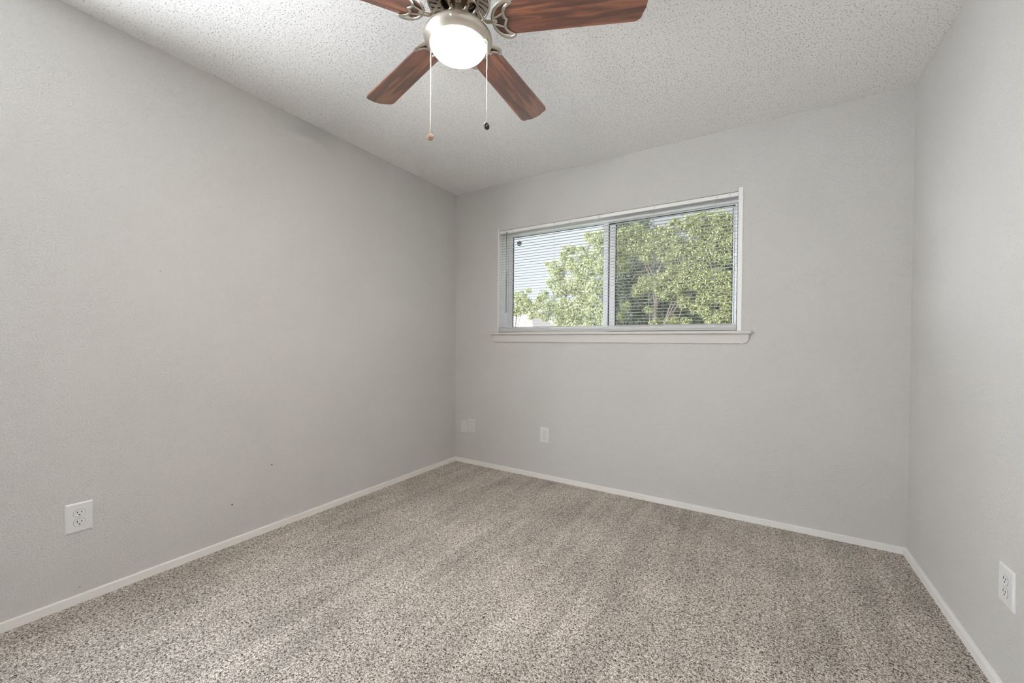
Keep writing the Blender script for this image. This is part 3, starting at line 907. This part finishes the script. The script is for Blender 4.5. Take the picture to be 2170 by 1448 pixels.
BLOB_D += [(-1.5, 10.2, 3.08, 0.26), (-1.35, 10.2, 3.38, 0.26), (-1.12, 10.2, 3.67, 0.26), (-0.31, 10.2, 3.59, 0.25), (-1.04, 10.2, 3.28, 0.26), (-1.34, 10.2, 2.61, 0.26), (-1.1, 10.2, 2.14, 0.26), (-0.87, 10.2, 1.83, 0.26), (-1.33, 10.2, 1.68, 0.26), (-0.3, 10.2, 2.41, 0.25), (-0.29, 10.2, 2.04, 0.25), (0.12, 10.2, 2.39, 0.25), (0.26, 10.2, 2.02, 0.25), (0.67, 10.2, 1.72, 0.24), (1.06, 10.2, 1.65, 0.24), (1.61, 10.2, 1.64, 0.23), (-1.64, 10.2, 1.77, 0.27)]
tree('shade_tree', 'yellow-green tree filling the left window pane below the sky', (-2.6, 8.3, -3.1), (-2.1, 8.1, 3.0), .12, BLOB_A, 24000, .064, M_leaf, 3)
tree('small_tree', 'low light-green treetop at the lower left corner of the left pane', (-3.75, 7.1, -3.1), (-3.6, 7.0, 2.4), .06, BLOB_B, 24000, .058, M_leaf, 4, nbr=5)
tree('broad_tree', 'tall broad tree filling the right window pane, with bright hanging sprays', (-.6, 9.2, -3.1), (-.1, 8.9, 3.2), .15, BLOB_C, 22000, .068, M_leaf, 5, nbr=9)
tree('dark_tree', 'dense tree behind the others, leaves coloured dark for deep shade, seen between their branches', (-1.6, 13.4, -3.1), (-1.4, 13.2, 5.4), .22, BLOB_D, 9000, .11, M_leafshade, 6, nbr=10)

# neighbour's house: hip roof of pale shingles, and a white gabled house farther back
nh = tag(empty('neighbour_house', (-11.0, 18.0, -3.1)), 'house with a pale pinkish shingle roof at the lower left of the left pane', 'house')
bm = bmesh.new()
def V(x, y, z): return bm.verts.new((x+11.0, y-18.0, z+3.1))
r1, r2 = V(-16, 18, 2.98), V(-9.35, 18, 2.98)
e = [V(-20, 14, .75), V(-6.9, 14, .75), V(-6.9, 22, .75), V(-20, 22, .75)]
g = [V(-20, 14, .55), V(-6.9, 14, .55), V(-6.9, 22, .55), V(-20, 22, .55)]
for f in ((e[0], e[1], r2, r1), (e[1], e[2], r2), (e[2], e[3], r1, r2), (e[3], e[0], r1), (g[0], g[3], g[2], g[1])): bm.faces.new(f)
for i in range(4): bm.faces.new((g[i], g[(i+1) % 4], e[(i+1) % 4], e[i]))
obj('roof', bm, M_shingle, nh)
bm = bmesh.new(); box(bm, -8.5, 3.6, -3.5, 3.5, 0, 3.66); obj('wall', bm, M_siding, nh)
bm = bmesh.new(); box(bm, -1.0, .4, -3.54, -3.5, 1.0, 2.2); obj('window', bm, M_gasket, nh)
bm = bmesh.new(); box(bm, 2.2, 2.9, -3.54, -3.5, 0, 2.1); obj('door', bm, M_fascia, nh)

gh = tag(empty('gabled_house', (-11.6, 27.0, -3.1)), 'white gabled house far behind the low treetop, only its gable top showing', 'house')
bm = bmesh.new(); box(bm, -3.2, 3.2, 0, 8, 0, 4.2)
prism(bm, [(-3.2, 0, 4.2), (3.2, 0, 4.2), (0, 0, 7.6)], (0, 0, 0), (0, 8, 0)); obj('wall', bm, M_siding, gh)
bm = bmesh.new()
for s in (-1, 1):
    prism(bm, [(0, 0, 7.62), (s*3.6, 0, 3.80), (s*3.6, 0, 4.0), (0, 0, 7.85)], (0, -.4, 0), (0, 8.4, 0))
obj('roof', bm, M_shingle, gh)
bm = bmesh.new(); box(bm, -.5, .5, -.05, 0, 2.0, 3.4); obj('window', bm, M_gasket, gh)
